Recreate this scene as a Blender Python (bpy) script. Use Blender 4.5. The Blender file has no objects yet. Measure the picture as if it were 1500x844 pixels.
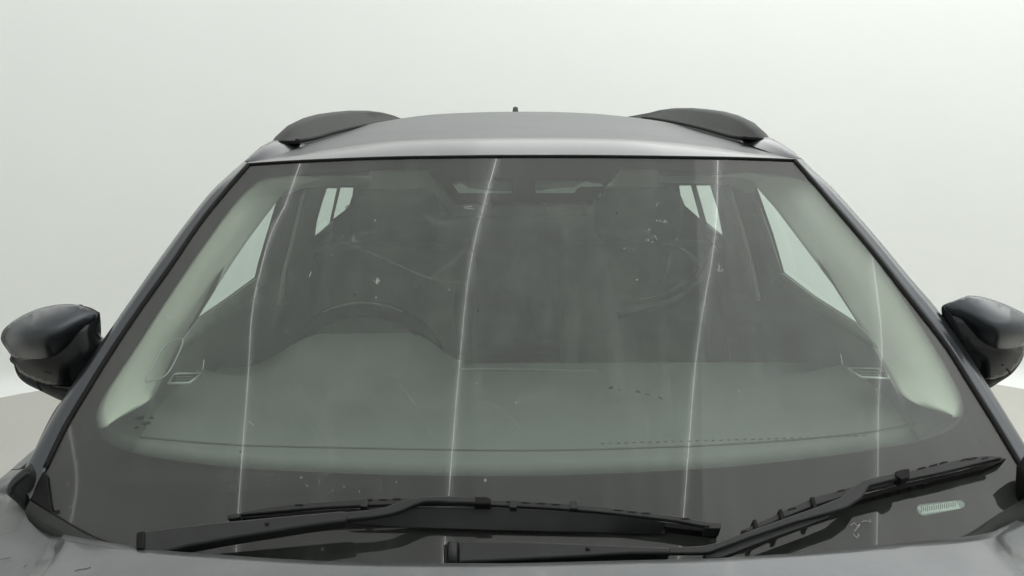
import bpy, bmesh, math, random
from mathutils import Vector, Matrix
from mathutils.geometry import delaunay_2d_cdt
random.seed(7)
SC = bpy.context.scene
COL = SC.collection

# ------------------------------------------------------------------ camera
FPX = 1700.0
PITCH, YAW, ROLL = math.radians(10.6), math.radians(.2), math.radians(.4)
CAM = Vector((-.03, -1.62, 1.72))
Fv = Vector((math.sin(YAW)*math.cos(PITCH), math.cos(YAW)*math.cos(PITCH), -math.sin(PITCH)))
R0 = Fv.cross(Vector((0, 0, 1))).normalized(); U0 = R0.cross(Fv)
Uv = U0*math.cos(ROLL)+R0*math.sin(ROLL); Rv = R0*math.cos(ROLL)-U0*math.sin(ROLL)
cd = bpy.data.cameras.new('camera'); cam = bpy.data.objects.new('camera', cd); COL.objects.link(cam)
cd.sensor_width = 36; cd.lens = FPX/1500*36; cd.clip_end = 100; cd.clip_start = .05
cam.matrix_world = Matrix(((Rv.x, Uv.x, -Fv.x, CAM.x), (Rv.y, Uv.y, -Fv.y, CAM.y), (Rv.z, Uv.z, -Fv.z, CAM.z), (0, 0, 0, 1)))
SC.camera = cam
SC.view_settings.view_transform = 'Standard'; SC.view_settings.look = 'None'
SC.view_settings.exposure = 0; SC.view_settings.gamma = 1
SC.cycles.max_bounces = 14; SC.cycles.diffuse_bounces = 6; SC.cycles.glossy_bounces = 5
SC.cycles.transparent_max_bounces = 16; SC.cycles.transmission_bounces = 6
SC.cycles.sample_clamp_indirect = 6

def ray(px, py):
    return (Fv*FPX + Rv*(px-750) + Uv*(422-py)).normalized()
def PY(px, py, y):                       # point of the sight line at depth y (photo measurement -> car coordinates)
    d = ray(px, py); return CAM + d*((y-CAM.y)/d.y)
def solve(px, py, g, a=.3, b=6.5):       # first surface g(q)=0 met by a sight line
    d = ray(px, py); n = 60; ta = a; ga = g(CAM+d*a)
    for i in range(1, n+1):
        tb = a+(b-a)*i/n; gb = g(CAM+d*tb)
        if (ga < 0) != (gb < 0): break
        ta, ga = tb, gb
    else: return CAM+d*b
    for _ in range(40):
        m = (ta+tb)/2
        if (g(CAM+d*m) < 0) == (ga < 0): ta = m
        else: tb = m
    return CAM+d*ta

# ------------------------------------------------------------------ windshield surface
S, ZB, CC, DD, BV = 1.565, .996, .15, .05, .02
def G(q):
    t = (q.z-ZB)/.54
    return q.y-(S*(q.z-ZB)+CC*q.x**2+DD*q.x**4-BV*4*t*(1-t))
def GN(q):
    e = 1e-4
    g = Vector([(G(q+e*v)-G(q-e*v)) for v in (Vector((1, 0, 0)), Vector((0, 1, 0)), Vector((0, 0, 1)))])
    return (-g).normalized()
def PG(px, py, h=0.):                    # on the glass, h metres above it
    return solve(px, py, lambda q: G(q)+h*1.86, 1.0, 4)
def smooth(a, b, x):
    t = max(0., min(1., (x-a)/(b-a))); return t*t*(3-2*t)

# ------------------------------------------------------------------ materials
def newmat(name):
    m = bpy.data.materials.new(name); m.use_nodes = True; return m, m.node_tree, m.node_tree.nodes['Principled BSDF']
def N(t, k, **kw):
    n = t.nodes.new(k)
    for a, v in kw.items(): setattr(n, a, v)
    return n
def pmat(name, col, rough=.5, metal=0., coat=0., bump=0., bscale=400., var=0., vscale=6., spec=.5, rvar=0.):
    m, t, b = newmat(name)
    b.inputs['Base Color'].default_value = (*col, 1); b.inputs['Roughness'].default_value = rough
    b.inputs['Metallic'].default_value = metal; b.inputs['Coat Weight'].default_value = coat; b.inputs['Coat Roughness'].default_value = .06
    b.inputs['Specular IOR Level'].default_value = spec
    tc = N(t, 'ShaderNodeTexCoord')
    if var or rvar:
        n = N(t, 'ShaderNodeTexNoise'); n.inputs['Scale'].default_value = vscale; n.inputs['Detail'].default_value = 6; n.inputs['Roughness'].default_value = .65
        t.links.new(tc.outputs['Object'], n.inputs['Vector'])
    if var:
        r = N(t, 'ShaderNodeMapRange'); r.inputs[1].default_value = .3; r.inputs[2].default_value = .7; r.inputs[3].default_value = 1-var; r.inputs[4].default_value = 1+var
        t.links.new(n.outputs[0], r.inputs[0])
        x = N(t, 'ShaderNodeVectorMath', operation='SCALE'); x.inputs[0].default_value = col
        t.links.new(r.outputs[0], x.inputs['Scale']); t.links.new(x.outputs[0], b.inputs['Base Color'])
    if rvar:
        r = N(t, 'ShaderNodeMapRange'); r.inputs[1].default_value = .3; r.inputs[2].default_value = .7; r.inputs[3].default_value = max(rough-rvar, .02); r.inputs[4].default_value = rough+rvar
        t.links.new(n.outputs[0], r.inputs[0]); t.links.new(r.outputs[0], b.inputs['Roughness'])
    if bump:
        n2 = N(t, 'ShaderNodeTexNoise'); n2.inputs['Scale'].default_value = bscale; n2.inputs['Detail'].default_value = 3
        t.links.new(tc.outputs['Object'], n2.inputs['Vector'])
        bp = N(t, 'ShaderNodeBump'); bp.inputs['Strength'].default_value = bump; bp.inputs['Distance'].default_value = .001
        t.links.new(n2.outputs[0], bp.inputs['Height']); t.links.new(bp.outputs[0], b.inputs['Normal'])
    return m

PAINT = pmat('dark_grey_metallic_paint', (.046, .051, .058), .28, .75, .42, var=.06, vscale=9, bump=.03, bscale=1500)
# faint dust film on the paint
def dusty_paint(name, amount):
    m = PAINT.copy(); m.name = name; t = m.node_tree; b = t.nodes['Principled BSDF']; out = t.nodes['Material Output']
    tc = N(t, 'ShaderNodeTexCoord'); n = N(t, 'ShaderNodeTexNoise'); n.inputs['Scale'].default_value = 5; n.inputs['Detail'].default_value = 8; n.inputs['Roughness'].default_value = .7
    t.links.new(tc.outputs['Object'], n.inputs['Vector'])
    r = N(t, 'ShaderNodeMapRange'); r.inputs[1].default_value = .35; r.inputs[2].default_value = .75; r.inputs[3].default_value = amount*.5; r.inputs[4].default_value = amount*1.6
    t.links.new(n.outputs[0], r.inputs[0])
    d = N(t, 'ShaderNodeBsdfDiffuse'); d.inputs[0].default_value = (.42, .43, .42, 1)
    mx = N(t, 'ShaderNodeMixShader'); t.links.new(r.outputs[0], mx.inputs[0]); t.links.new(b.outputs[0], mx.inputs[1]); t.links.new(d.outputs[0], mx.inputs[2]); t.links.new(mx.outputs[0], out.inputs[0])
    return m
PAINT_HOOD = dusty_paint('dusty_hood_paint', .12)
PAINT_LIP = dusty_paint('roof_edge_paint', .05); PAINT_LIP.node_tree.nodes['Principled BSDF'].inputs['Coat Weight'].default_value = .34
PAINT_ROOF = dusty_paint('dusty_roof_paint', .08)
_b = PAINT_ROOF.node_tree.nodes['Principled BSDF']; _b.inputs['Coat Weight'].default_value = .18; _b.inputs['Specular IOR Level'].default_value = .25; _b.inputs['Coat Roughness'].default_value = .25; _b.inputs['Roughness'].default_value = .42; _b.inputs['Metallic'].default_value = .6
BLACKPL = pmat('black_textured_plastic', (.022, .024, .024), .55, bump=.25, bscale=900, var=.12, vscale=30, spec=.25)
WIPERPL = pmat('matt_black_wiper_plastic', (.017, .0185, .0185), .5, bump=.15, bscale=1200, var=.18, vscale=25, spec=.35)
RUBBER = pmat('black_rubber', (.006, .006, .006), .65, spec=.2)
GLOSSBLK = pmat('gloss_black', (.006, .007, .008), .16, spec=.35)
RAILPL = pmat('dark_grey_rail_plastic', (.022, .024, .024), .55, bump=.2, bscale=900, var=.05, spec=.28)
COWLPL = pmat('cowl_plastic', (.028, .030, .029), .6, bump=.3, bscale=700, var=.15, vscale=20, spec=.12)
DASH = pmat('dark_dash_plastic', (.18, .185, .18), .62, bump=.4, bscale=500, var=.06, vscale=8)
DASHL = pmat('dash_line_and_highlight', (.22, .225, .22), .45)
DARKTRIM = pmat('charcoal_door_trim', (.10, .104, .10), .6, bump=.2, bscale=500, var=.08)
MIDTRIM = pmat('mid_grey_cabin_trim', (.19, .195, .185), .7, var=.05)
LIGHTTRIM = pmat('light_grey_pillar_trim', (.72, .70, .64), .7, var=.02)
LINER = pmat('light_fabric_headliner', (.74, .73, .69), .9, bump=.2, bscale=600)
SEAT = pmat('dark_seat_fabric', (.21, .215, .205), .85, bump=.5, bscale=350, var=.15, vscale=15)
CHROME = pmat('satin_silver_trim', (.5, .5, .5), .35, .8)
FRIT = pmat('black_ceramic_border', (.030, .027, .027), .7, var=.08, vscale=7, spec=.05)
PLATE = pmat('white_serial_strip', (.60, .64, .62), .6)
INK = pmat('dark_ink', (.10, .12, .11), .7)
SPECK = pmat('dried_dirt', (.55, .57, .54), .8)
DSPECK = pmat('dark_dirt', (.02, .02, .02), .8)
GLINT_WHITE = pmat('painted_glint_white', (.65, .67, .65), .3)

def glass(name, tint, dust, boost=1.5, arcs=False):
    m, t, b = newmat(name); t.nodes.remove(b); out = t.nodes['Material Output']
    tr = N(t, 'ShaderNodeBsdfTransparent'); tr.inputs[0].default_value = (*tint, 1)
    gl = N(t, 'ShaderNodeBsdfGlossy'); gl.inputs['Roughness'].default_value = 0.0; gl.inputs[0].default_value = (1, 1, 1, 1)
    fr = N(t, 'ShaderNodeFresnel'); fr.inputs[0].default_value = 1.5
    mu = N(t, 'ShaderNodeMath', operation='MULTIPLY', use_clamp=True); mu.inputs[1].default_value = boost
    t.links.new(fr.outputs[0], mu.inputs[0])
    ge = N(t, 'ShaderNodeNewGeometry'); ir = N(t, 'ShaderNodeMapRange'); ir.inputs[3].default_value = 1.5; ir.inputs[4].default_value = 1/1.5
    t.links.new(ge.outputs['Backfacing'], ir.inputs[0]); t.links.new(ir.outputs[0], fr.inputs[0])   # a pane reflects alike from both sides
    mx = N(t, 'ShaderNodeMixShader'); t.links.new(mu.outputs[0], mx.inputs[0]); t.links.new(tr.outputs[0], mx.inputs[1]); t.links.new(gl.outputs[0], mx.inputs[2])
    last = mx
    if dust:
        tc = N(t, 'ShaderNodeTexCoord')
        def noise(scale, mapping=None, detail=6, rough=.65, lo=.35, hi=.75, a=0., z=1., src=None):
            n = N(t, 'ShaderNodeTexNoise'); n.inputs['Scale'].default_value = scale; n.inputs['Detail'].default_value = detail; n.inputs['Roughness'].default_value = rough
            s = src or tc.outputs['Object']
            if mapping:
                mp = N(t, 'ShaderNodeMapping'); mp.inputs['Scale'].default_value = mapping; t.links.new(s, mp.inputs[0]); s = mp.outputs[0]
            t.links.new(s, n.inputs['Vector'])
            r = N(t, 'ShaderNodeMapRange'); r.inputs[1].default_value = lo; r.inputs[2].default_value = hi; r.inputs[3].default_value = a; r.inputs[4].default_value = z
            t.links.new(n.outputs[0], r.inputs[0]); return r.outputs[0]
        def op(o, a, b_):
            x = N(t, 'ShaderNodeMath', operation=o)
            for i, v in enumerate((a, b_)):
                if isinstance(v, (int, float)): x.inputs[i].default_value = v
                else: t.links.new(v, x.inputs[i])
            return x.outputs[0]
        cloud = noise(3.2, None, 5, .6, .3, .75)                 # broad film
        fine = noise(38, None, 6, .75, .45, .8)                  # grain
        drip = noise(26, (1, .07, .07), 5, .7, .50, .80)         # rain runs down the slope
        tot = op('ADD', op('MULTIPLY', cloud, dust*.55), dust*.45)
        tot = op('ADD', tot, op('MULTIPLY', op('MULTIPLY', fine, cloud), dust*.7))
        tot = op('ADD', tot, op('MULTIPLY', drip, dust*2))
        # wiper sweep marks: noise that only varies with the distance from each pivot
        for (cx, cz, sc_) in ((-.52, .98, 34), (.0, .95, 30)):
            sub = N(t, 'ShaderNodeVectorMath', operation='SUBTRACT'); t.links.new(tc.outputs['Object'], sub.inputs[0]); sub.inputs[1].default_value = (cx, (cz-ZB)*S, cz)
            ln = N(t, 'ShaderNodeVectorMath', operation='LENGTH'); t.links.new(sub.outputs[0], ln.inputs[0])
            cmb = N(t, 'ShaderNodeCombineXYZ'); t.links.new(ln.outputs['Value'], cmb.inputs[0])
            br = noise(2.0, None, 2, .5, .52, .70)
            ar = noise(sc_, None, 3, .6, .60, .74, 0, 1, cmb.outputs[0])
            tot = op('ADD', tot, op('MULTIPLY', op('MULTIPLY', ar, br), dust*4))
        # dried droplets
        vo = N(t, 'ShaderNodeTexVoronoi'); vo.inputs['Scale'].default_value = 42; vo.inputs['Randomness'].default_value = 1
        t.links.new(tc.outputs['Object'], vo.inputs['Vector'])
        vr = N(t, 'ShaderNodeMapRange'); vr.inputs[1].default_value = .16; vr.inputs[2].default_value = .08; vr.inputs[3].default_value = 0; vr.inputs[4].default_value = 1
        t.links.new(vo.outputs['Distance'], vr.inputs[0])
        pick = noise(9, None, 2, .5, .60, .68)
        tot = op('ADD', tot, op('MULTIPLY', op('MULTIPLY', vr.outputs[0], pick), dust*4))
        df = N(t, 'ShaderNodeBsdfDiffuse'); df.inputs[0].default_value = (.64, .64, .63, 1)
        m2 = N(t, 'ShaderNodeMixShader'); t.links.new(tot, m2.inputs[0]); t.links.new(mx.outputs[0], m2.inputs[1]); t.links.new(df.outputs[0], m2.inputs[2]); last = m2
    t.links.new(last.outputs[0], out.inputs[0]); return m
WGLASS = glass('green_tinted_dusty_windshield', (.735, .822, .77), .018, 1.0)
SGLASS = glass('green_tinted_side_glass', (.93, .98, .96), 0, .5)

def emis(name, col, st):
    m, t, b = newmat(name); b.inputs['Base Color'].default_value = (.8, .8, .8, 1)
    b.inputs['Emission Color'].default_value = (*col, 1); b.inputs['Emission Strength'].default_value = st; return m

# ------------------------------------------------------------------ mesh helpers
def link(name, verts, faces, mat, parent=None, sm=True, bevel=0, normals=None, solid=0):
    me = bpy.data.meshes.new(name); me.from_pydata([tuple(v) for v in verts], [], faces); me.validate(); me.update()
    if sm: me.polygons.foreach_set('use_smooth', [True]*len(me.polygons))
    me.materials.append(mat)
    if normals: me.normals_split_custom_set_from_vertices([tuple(n) for n in normals])
    o = bpy.data.objects.new(name, me); COL.objects.link(o)
    if parent: o.parent = parent
    if solid:
        md = o.modifiers.new('s', 'SOLIDIFY'); md.thickness = solid; md.offset = 0
    if bevel:
        md = o.modifiers.new('b', 'BEVEL'); md.width = bevel; md.segments = 2; md.limit_method = 'ANGLE'; md.angle_limit = math.radians(35)
        md.harden_normals = False
    return o
def empty(name, loc=(0, 0, 0), parent=None):
    o = bpy.data.objects.new(name, None); o.empty_display_size = .1; COL.objects.link(o); o.location = loc
    if parent: o.parent = parent
    return o
def dens(poly, step, closed=True):
    out = []; n = len(poly)
    for i in range(n if closed else n-1):
        a, b = Vector(poly[i]), Vector(poly[(i+1) % n]); k = max(1, int((b-a).length/step))
        for j in range(k): out.append(a.lerp(b, j/k))
    if not closed: out.append(Vector(poly[-1]))
    return out
def cr(pts, k=6, closed=False):          # Catmull-Rom
    P = [Vector(p) for p in pts]; n = len(P); out = []
    for i in range(n if closed else n-1):
        if closed: a, b, c, d = P[(i-1) % n], P[i], P[(i+1) % n], P[(i+2) % n]
        else: a, b, c, d = P[max(i-1, 0)], P[i], P[i+1], P[min(i+2, n-1)]
        for j in range(k):
            t = j/k; out.append(.5*((2*b)+(c-a)*t+(2*a-5*b+4*c-d)*t*t+(3*b-a-3*c+d)*t**3))
    if not closed: out.append(P[-1])
    return out
def inpoly(p, poly):
    x, y = p[0], p[1]; r = False; n = len(poly); j = n-1
    for i in range(n):
        xi, yi = poly[i][0], poly[i][1]; xj, yj = poly[j][0], poly[j][1]
        if (yi > y) != (yj > y) and x < (xj-xi)*(y-yi)/(yj-yi)+xi: r = not r
        j = i
    return r
def dist(p, poly):
    m = 1e9; n = len(poly)
    for i in range(n):
        ax, ay = poly[i][0], poly[i][1]; bx, by = poly[(i+1) % n][0], poly[(i+1) % n][1]
        dx, dy = bx-ax, by-ay; L = dx*dx+dy*dy
        t = 0 if L == 0 else max(0, min(1, ((p[0]-ax)*dx+(p[1]-ay)*dy)/L))
        m = min(m, math.hypot(p[0]-ax-t*dx, p[1]-ay-t*dy))
    return m
def cdt(poly, step, holes=()):
    """triangulate a 2-D outline with an inner grid"""
    vs, es, loops = [], [], []
    for lp in [poly]+list(holes):
        d = dens([Vector((p[0], p[1])) for p in lp], step); loops.append(d); b = len(vs)
        vs += d; es += [(b+i, b+(i+1) % len(d)) for i in range(len(d))]
    xs = [p[0] for p in loops[0]]; ys = [p[1] for p in loops[0]]
    nx = int((max(xs)-min(xs))/step)+1; ny = int((max(ys)-min(ys))/step)+1
    for i in range(nx+1):
        for j in range(ny+1):
            p = (min(xs)+i*step+(j % 2)*step*.5, min(ys)+j*step)
            if inpoly(p, loops[0]) and dist(p, loops[0]) > step*.45 and all(not inpoly(p, h) and dist(p, h) > step*.45 for h in loops[1:]): vs.append(Vector(p))
    v2, _, f2 = delaunay_2d_cdt(vs, es, [], 0, 1e-7)[:3]
    fs = []
    for f in f2:
        c = (sum(v2[i][0] for i in f)/3, sum(v2[i][1] for i in f)/3)
        if inpoly(c, loops[0]) and not any(inpoly(c, h) for h in loops[1:]): fs.append(list(f))
    return v2, fs, loops
def sheet(name, poly, fn, step, mat, parent, holes=(), sm=True, solid=0, nf=None):
    v2, fs, _ = cdt(poly, step, holes); V = [fn(p[0], p[1]) for p in v2]
    if nf: fs = [f if (V[f[1]]-V[f[0]]).cross(V[f[2]]-V[f[0]]).dot(nf(V[f[0]])) > 0 else f[::-1] for f in fs]
    return link(name, V, fs, mat, parent, sm, solid=solid, normals=[nf(v) for v in V] if nf else None)
def inflate(name, poly, base, Hf, Rf, mat, parent, Hb=.02, Rb=None, step=4, extra=None, pw=2.0):
    """rounded body whose silhouette is poly; base(px,py) gives the depth y of its equator; Hf/Hb depths of its front/back, Rf rounding distance in px"""
    v2, fs, loops = cdt(poly, step); bd = loops[0]; Rb = Rb or Rf; V = []; n = len(v2); D = [dist(p, bd) for p in v2]
    isb = [d < .01 for d in D]
    def prof(d, R): t = 1-min(d/R, 1); return (1-t**pw)**(1/pw)
    nb = [set() for _ in v2]
    for f in fs:
        for i in f: nb[i].update(f)
    def relax(h, k=14):                 # round the medial ridges off
        for _ in range(k): h = [h[i] if isb[i] else .35*h[i]+.65*sum(h[j] for j in nb[i])/len(nb[i]) for i in range(n)]
        return h
    hf = relax([-Hf*prof(d, Rf)+(extra(p[0], p[1])*min(1, d/6) if extra else 0) for p, d in zip(v2, D)], 45 if n > 250 else 5)
    hb = relax([Hb*prof(d, Rb) for d in D], 3)
    for p, h in zip(v2, hf): V.append(PY(p[0], p[1], base(p[0], p[1])+h))
    F = [f[::-1] if False else f for f in fs]; idx = {}
    for i, p in enumerate(v2):
        if isb[i]: idx[i] = i
        else:
            idx[i] = len(V); V.append(PY(p[0], p[1], base(p[0], p[1])+hb[i]))
    F = F+[[idx[i] for i in f[::-1]] for f in fs]
    o = link(name, V, F, mat, parent)
    bm = bmesh.new(); bm.from_mesh(o.data); bmesh.ops.recalc_face_normals(bm, faces=bm.faces); bm.to_mesh(o.data); bm.free()
    return o
def slab(name, poly, top, bot, mat, parent, bevel=.001, step=14):
    """plate: outline in photo px; top(px,py) and bot(px,py) give its two faces"""
    d = dens([Vector(p) for p in poly], step); n = len(d)
    V = [top(p[0], p[1]) for p in d]+[bot(p[0], p[1]) for p in d]
    F = [list(range(n)), list(range(2*n-1, n-1, -1))]+[[i, i+n, (i+1) % n+n, (i+1) % n] for i in range(n)]
    bm = bmesh.new(); vs = [bm.verts.new(v) for v in V]
    for f in F: bm.faces.new([vs[i] for i in f])
    bmesh.ops.recalc_face_normals(bm, faces=bm.faces)
    bmesh.ops.triangulate(bm, faces=[f for f in bm.faces if len(f.verts) > 4])
    me = bpy.data.meshes.new(name); bm.to_mesh(me); bm.free(); me.materials.append(mat)
    o = bpy.data.objects.new(name, me); COL.objects.link(o); o.parent = parent
    if bevel:
        md = o.modifiers.new('b', 'BEVEL'); md.width = bevel; md.segments = 2; md.limit_method = 'ANGLE'; md.angle_limit = math.radians(40)
    me.polygons.foreach_set('use_smooth', [True]*len(me.polygons))
    me.set_sharp_from_angle(angle=math.radians(35))
    return o
def gl_slab(name, poly, h1, h0, mat, parent, bevel=.001):
    """plate standing over the glass: traced at height h1, its underside straight below at h0"""
    f1 = h1 if callable(h1) else (lambda x, y: h1)
    def T(x, y): return PG(x, y, f1(x, y))
    def B(x, y):
        q = T(x, y); return q-GN(q)*(f1(x, y)-(h0(x, y) if callable(h0) else h0))
    return slab(name, poly, T, B, mat, parent, bevel)
def tube(name, pts, rad, mat, parent, seg=8, closed=False, bm_only=False):
    P = [Vector(p) for p in pts]; n = len(P); V = []; F = []; up = Vector((0, 0, 1)); prev = None
    for i, p in enumerate(P):
        t = (P[(i+1) % n] if (closed or i < n-1) else p)-(P[i-1] if (closed or i > 0) else p)
        t.normalize(); a = t.cross(prev if prev else (up if abs(t.z) < .9 else Vector((1, 0, 0))))
        a.normalize(); b = a.cross(t).normalized(); prev = b
        r = rad[i] if isinstance(rad, (list, tuple)) else rad
        for k in range(seg):
            c = 2*math.pi*k/seg; V.append(p+a*math.cos(c)*r+b*math.sin(c)*r)
        prev = -prev if False else prev
    m = n if closed else n-1
    for i in range(m):
        for k in range(seg):
            F.append([i*seg+k, i*seg+(k+1) % seg, ((i+1) % n)*seg+(k+1) % seg, ((i+1) % n)*seg+k])
    if not closed: F.append(list(range(seg))[::-1]); F.append([(n-1)*seg+k for k in range(seg)])
    if bm_only: return V, F
    return link(name, V, F, mat, parent)
def grid(name, rows, mat, parent, sm=True, solid=0, closed=False):
    m = len(rows[0]); V = [p for r in rows for p in r]; F = []
    for i in range(len(rows)-1):
        for j in range(m if closed else m-1):
            F.append([i*m+j, i*m+(j+1) % m, (i+1)*m+(j+1) % m, (i+1)*m+j])
    return link(name, V, F, mat, parent, sm, solid=solid)
def box(name, c, s, mat, parent, bevel=.01, rot=None):
    bm = bmesh.new(); bmesh.ops.create_cube(bm, size=1)
    for v in bm.verts: v.co = Vector((v.co.x*s[0], v.co.y*s[1], v.co.z*s[2]))
    if rot: bmesh.ops.rotate(bm, verts=bm.verts, cent=(0, 0, 0), matrix=Matrix.Rotation(rot, 3, 'X'))
    bmesh.ops.translate(bm, verts=bm.verts, vec=c)
    bmesh.ops.bevel(bm, geom=bm.edges[:], offset=bevel, segments=4, profile=.5, affect='EDGES')
    me = bpy.data.meshes.new(name); bm.to_mesh(me); bm.free(); me.materials.append(mat)
    me.polygons.foreach_set('use_smooth', [True]*len(me.polygons))
    o = bpy.data.objects.new(name, me); COL.objects.link(o); o.parent = parent; return o

# ------------------------------------------------------------------ studio
RC = Vector((0, 1.45, 0)); RAD = 4.22; HC = 3.2
def studio_mat(name, col, sc, var, rough):
    return pmat(name, col, rough, var=var, vscale=sc, spec=.2)
WALLM = studio_mat('white_painted_wall', (.79, .812, .798), .8, .012, .7)
FLOORM = studio_mat('pale_grey_floor', (.47, .462, .43), 1.5, .03, .5)
ns = 96
def ring(r, z): return [RC+Vector((r*math.cos(2*math.pi*k/ns), r*math.sin(2*math.pi*k/ns), z)) for k in range(ns)]
rows = [ring(RAD-.12*(1-math.sin(a)), .12*(1-math.cos(a))) for a in [math.radians(x) for x in (0, 15, 30, 45, 60, 75, 90)]]
rows += [ring(RAD, z) for z in (.6, 1.2, 1.8, 2.4, HC)]
o = grid('wall', rows, WALLM, None, closed=True); o['kind'] = 'structure'
o = link('floor', ring(RAD-.10, .0)+[RC], [[k, (k+1) % ns, ns] for k in range(ns)], FLOORM, None, sm=False); o['kind'] = 'structure'
# ceiling of translucent light panels, split where the seams run
seams = [[(-.98, 1.71), (-1.05, 1.51), (-1.13, 1.35), (-1.21, 1.04), (-1.235, .70), (-1.29, .14)],
         [(-.09, 1.61), (-.20, 1.14), (-.26, .63), (-.31, .12)],
         [(.91, 1.69), (.88, 1.29), (.78, .74), (.71, .04)],
         [(1.72, 1.41), (1.75, .98), (1.71, .64), (1.68, .02)],
         [(-2.35, .80), (-2.27, .49), (-2.31, .29)]]
LEV = [.55, .60, .60, .78, 1.25, 1.5]
xs = [-4.2, -2.3, -1.2, -.2, .8, 1.7, 4.2]
V, F, MI = [], [], []
for ya, yb in ((-2.8, 2.1), (2.1, 5.7)):
    for i in range(6):
        b = len(V); V += [(xs[i], ya, HC), (xs[i+1], ya, HC), (xs[i], yb, HC), (xs[i+1], yb, HC)]; F.append([b, b+1, b+3, b+2])
ce = link('ceiling', V, F, emis('light_panel_0', (1, 1, .985), LEV[0]), None, sm=False); ce['kind'] = 'structure'
LEV += [1.05, 1.1, 1.2, 1.6, 2.1, 2.1]     # rear panels raised in brightness, added to lift the sheen on the roof lip
for i in range(1, 12): ce.data.materials.append(emis('light_panel_%d' % i, (1, 1, .985), LEV[i]))
for i, p in enumerate(ce.data.polygons): p.material_index = i
labs = ['thin bright light strip in the ceiling reflected through the left end of the wiper blade',
        'thin bright light strip in the ceiling, reflected down the middle of the windshield',
        'thin bright light strip in the ceiling reflected beside the small right rear windows',
        'thin bright light strip in the ceiling reflected near the right pillar across the air vent',
        'short faint ceiling light strip reflected in the bottom left corner of the glass']
for i, sm_ in enumerate(seams):
    p = [Vector((a, b, HC-.012)) for a, b in sm_][::-1]
    pts = cr(p, 6)
    if i < 4:
        d0 = (p[0]-p[2]).normalized(); d1 = (p[-1]-p[-3]).normalized()
        pts = [p[0]+d0*2.2]+pts+[p[-1]+d1*1.5]
    w = .0011 if i < 4 else .006
    rows = [[q+Vector((-w, 0, 0)), q+Vector((w, 0, 0)), q+Vector((w, 0, .008)), q+Vector((-w, 0, .008))] for q in pts]
    o = grid('ceiling_light_strip', rows, emis('light_seam_%d' % i, (1, 1, .97), (3.9, 5.8, 5.2, 3.8, 1.4)[i]), None, sm=False, closed=True)
    o['label'] = labs[i]; o['category'] = 'ceiling light'; o['group'] = 'thin ceiling light strips'; o['kind'] = 'thing'
w = bpy.data.worlds.new('World'); SC.world = w; w.use_nodes = True
w.node_tree.nodes['Background'].inputs[0].default_value = (.9, .92, .9, 1); w.node_tree.nodes['Background'].inputs[1].default_value = .6

# ------------------------------------------------------------------ car
car = empty('parked_car', (0, 0, 0))
car['label'] = 'dark grey metallic car seen head-on through its dusty green-tinted windshield'; car['category'] = 'car'

GL_OUT = [(364, 241), (440, 236.5), (560, 232), (680, 230), (765, 229), (860, 229), (960, 230), (1080, 232), (1164, 235),
          (1212, 291), (1280, 371), (1335, 441), (1387, 508), (1425, 568), (1459, 622), (1491, 675), (1512, 712), (1505, 733), (1460, 765), (1414, 790), (1330, 818), (1200, 832), (1052, 841), (900, 847), (765, 849), (600, 845), (400, 837), (240, 817), (145, 791), (106, 771), (77, 753), (46, 734), (66, 686), (95, 626), (126, 574), (158, 524), (200, 459), (250, 389), (300, 317)]
def gp(px, py): return PG(px, py)
ws = sheet('windshield', GL_OUT, gp, 11, WGLASS, car, nf=GN)
# black ceramic border, 5 mm behind the outer face
INNER = cr([(385, 262), (372, 270), (340, 303), (290, 372), (240, 446), (200, 508), (165, 560), (143, 598), (142, 622), (152, 645), (190, 662), (260, 676), (350, 686), (450, 692), (600, 697), (750, 698), (900, 694), (1050, 686), (1180, 673), (1280, 659), (1350, 646), (1395, 628), (1411, 606), (1408, 580), (1385, 535), (1340, 462), (1290, 388), (1240, 318), (1200, 276), (1180, 264), (1150, 258)], 5)
INNER += [Vector(p) for p in [(1090, 252), (1000, 249), (908, 247), (893, 265), (877, 285), (873, 292), (864, 295), (760, 296), (670, 296), (664, 293), (643, 268), (626, 247), (560, 249), (450, 255), (400, 259)]]
FR_OUT = [tuple(Vector(p)*.998+Vector((765*.002, 520*.002))) for p in GL_OUT]
SLOT = [Vector(p) for p in [(1344, 741), (1348, 738.5), (1375, 735), (1404, 731.8), (1409, 732), (1413, 735), (1414, 739), (1411.5, 743), (1406, 745.5), (1380, 750.5), (1355, 755), (1350, 755), (1345.5, 751.5), (1343, 746)]]
frit = sheet('black_border', FR_OUT, lambda x, y: PG(x, y, -.005), 16, FRIT, ws, holes=[[tuple(p) for p in INNER], [tuple(p) for p in SLOT], [(672, 283), (664, 271), (669, 263), (750, 263), (750, 283)], [(786, 283), (784, 276), (784, 263), (880, 263), (884, 273), (852, 273.5), (846, 276), (841, 283)]], nf=GN)
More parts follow.
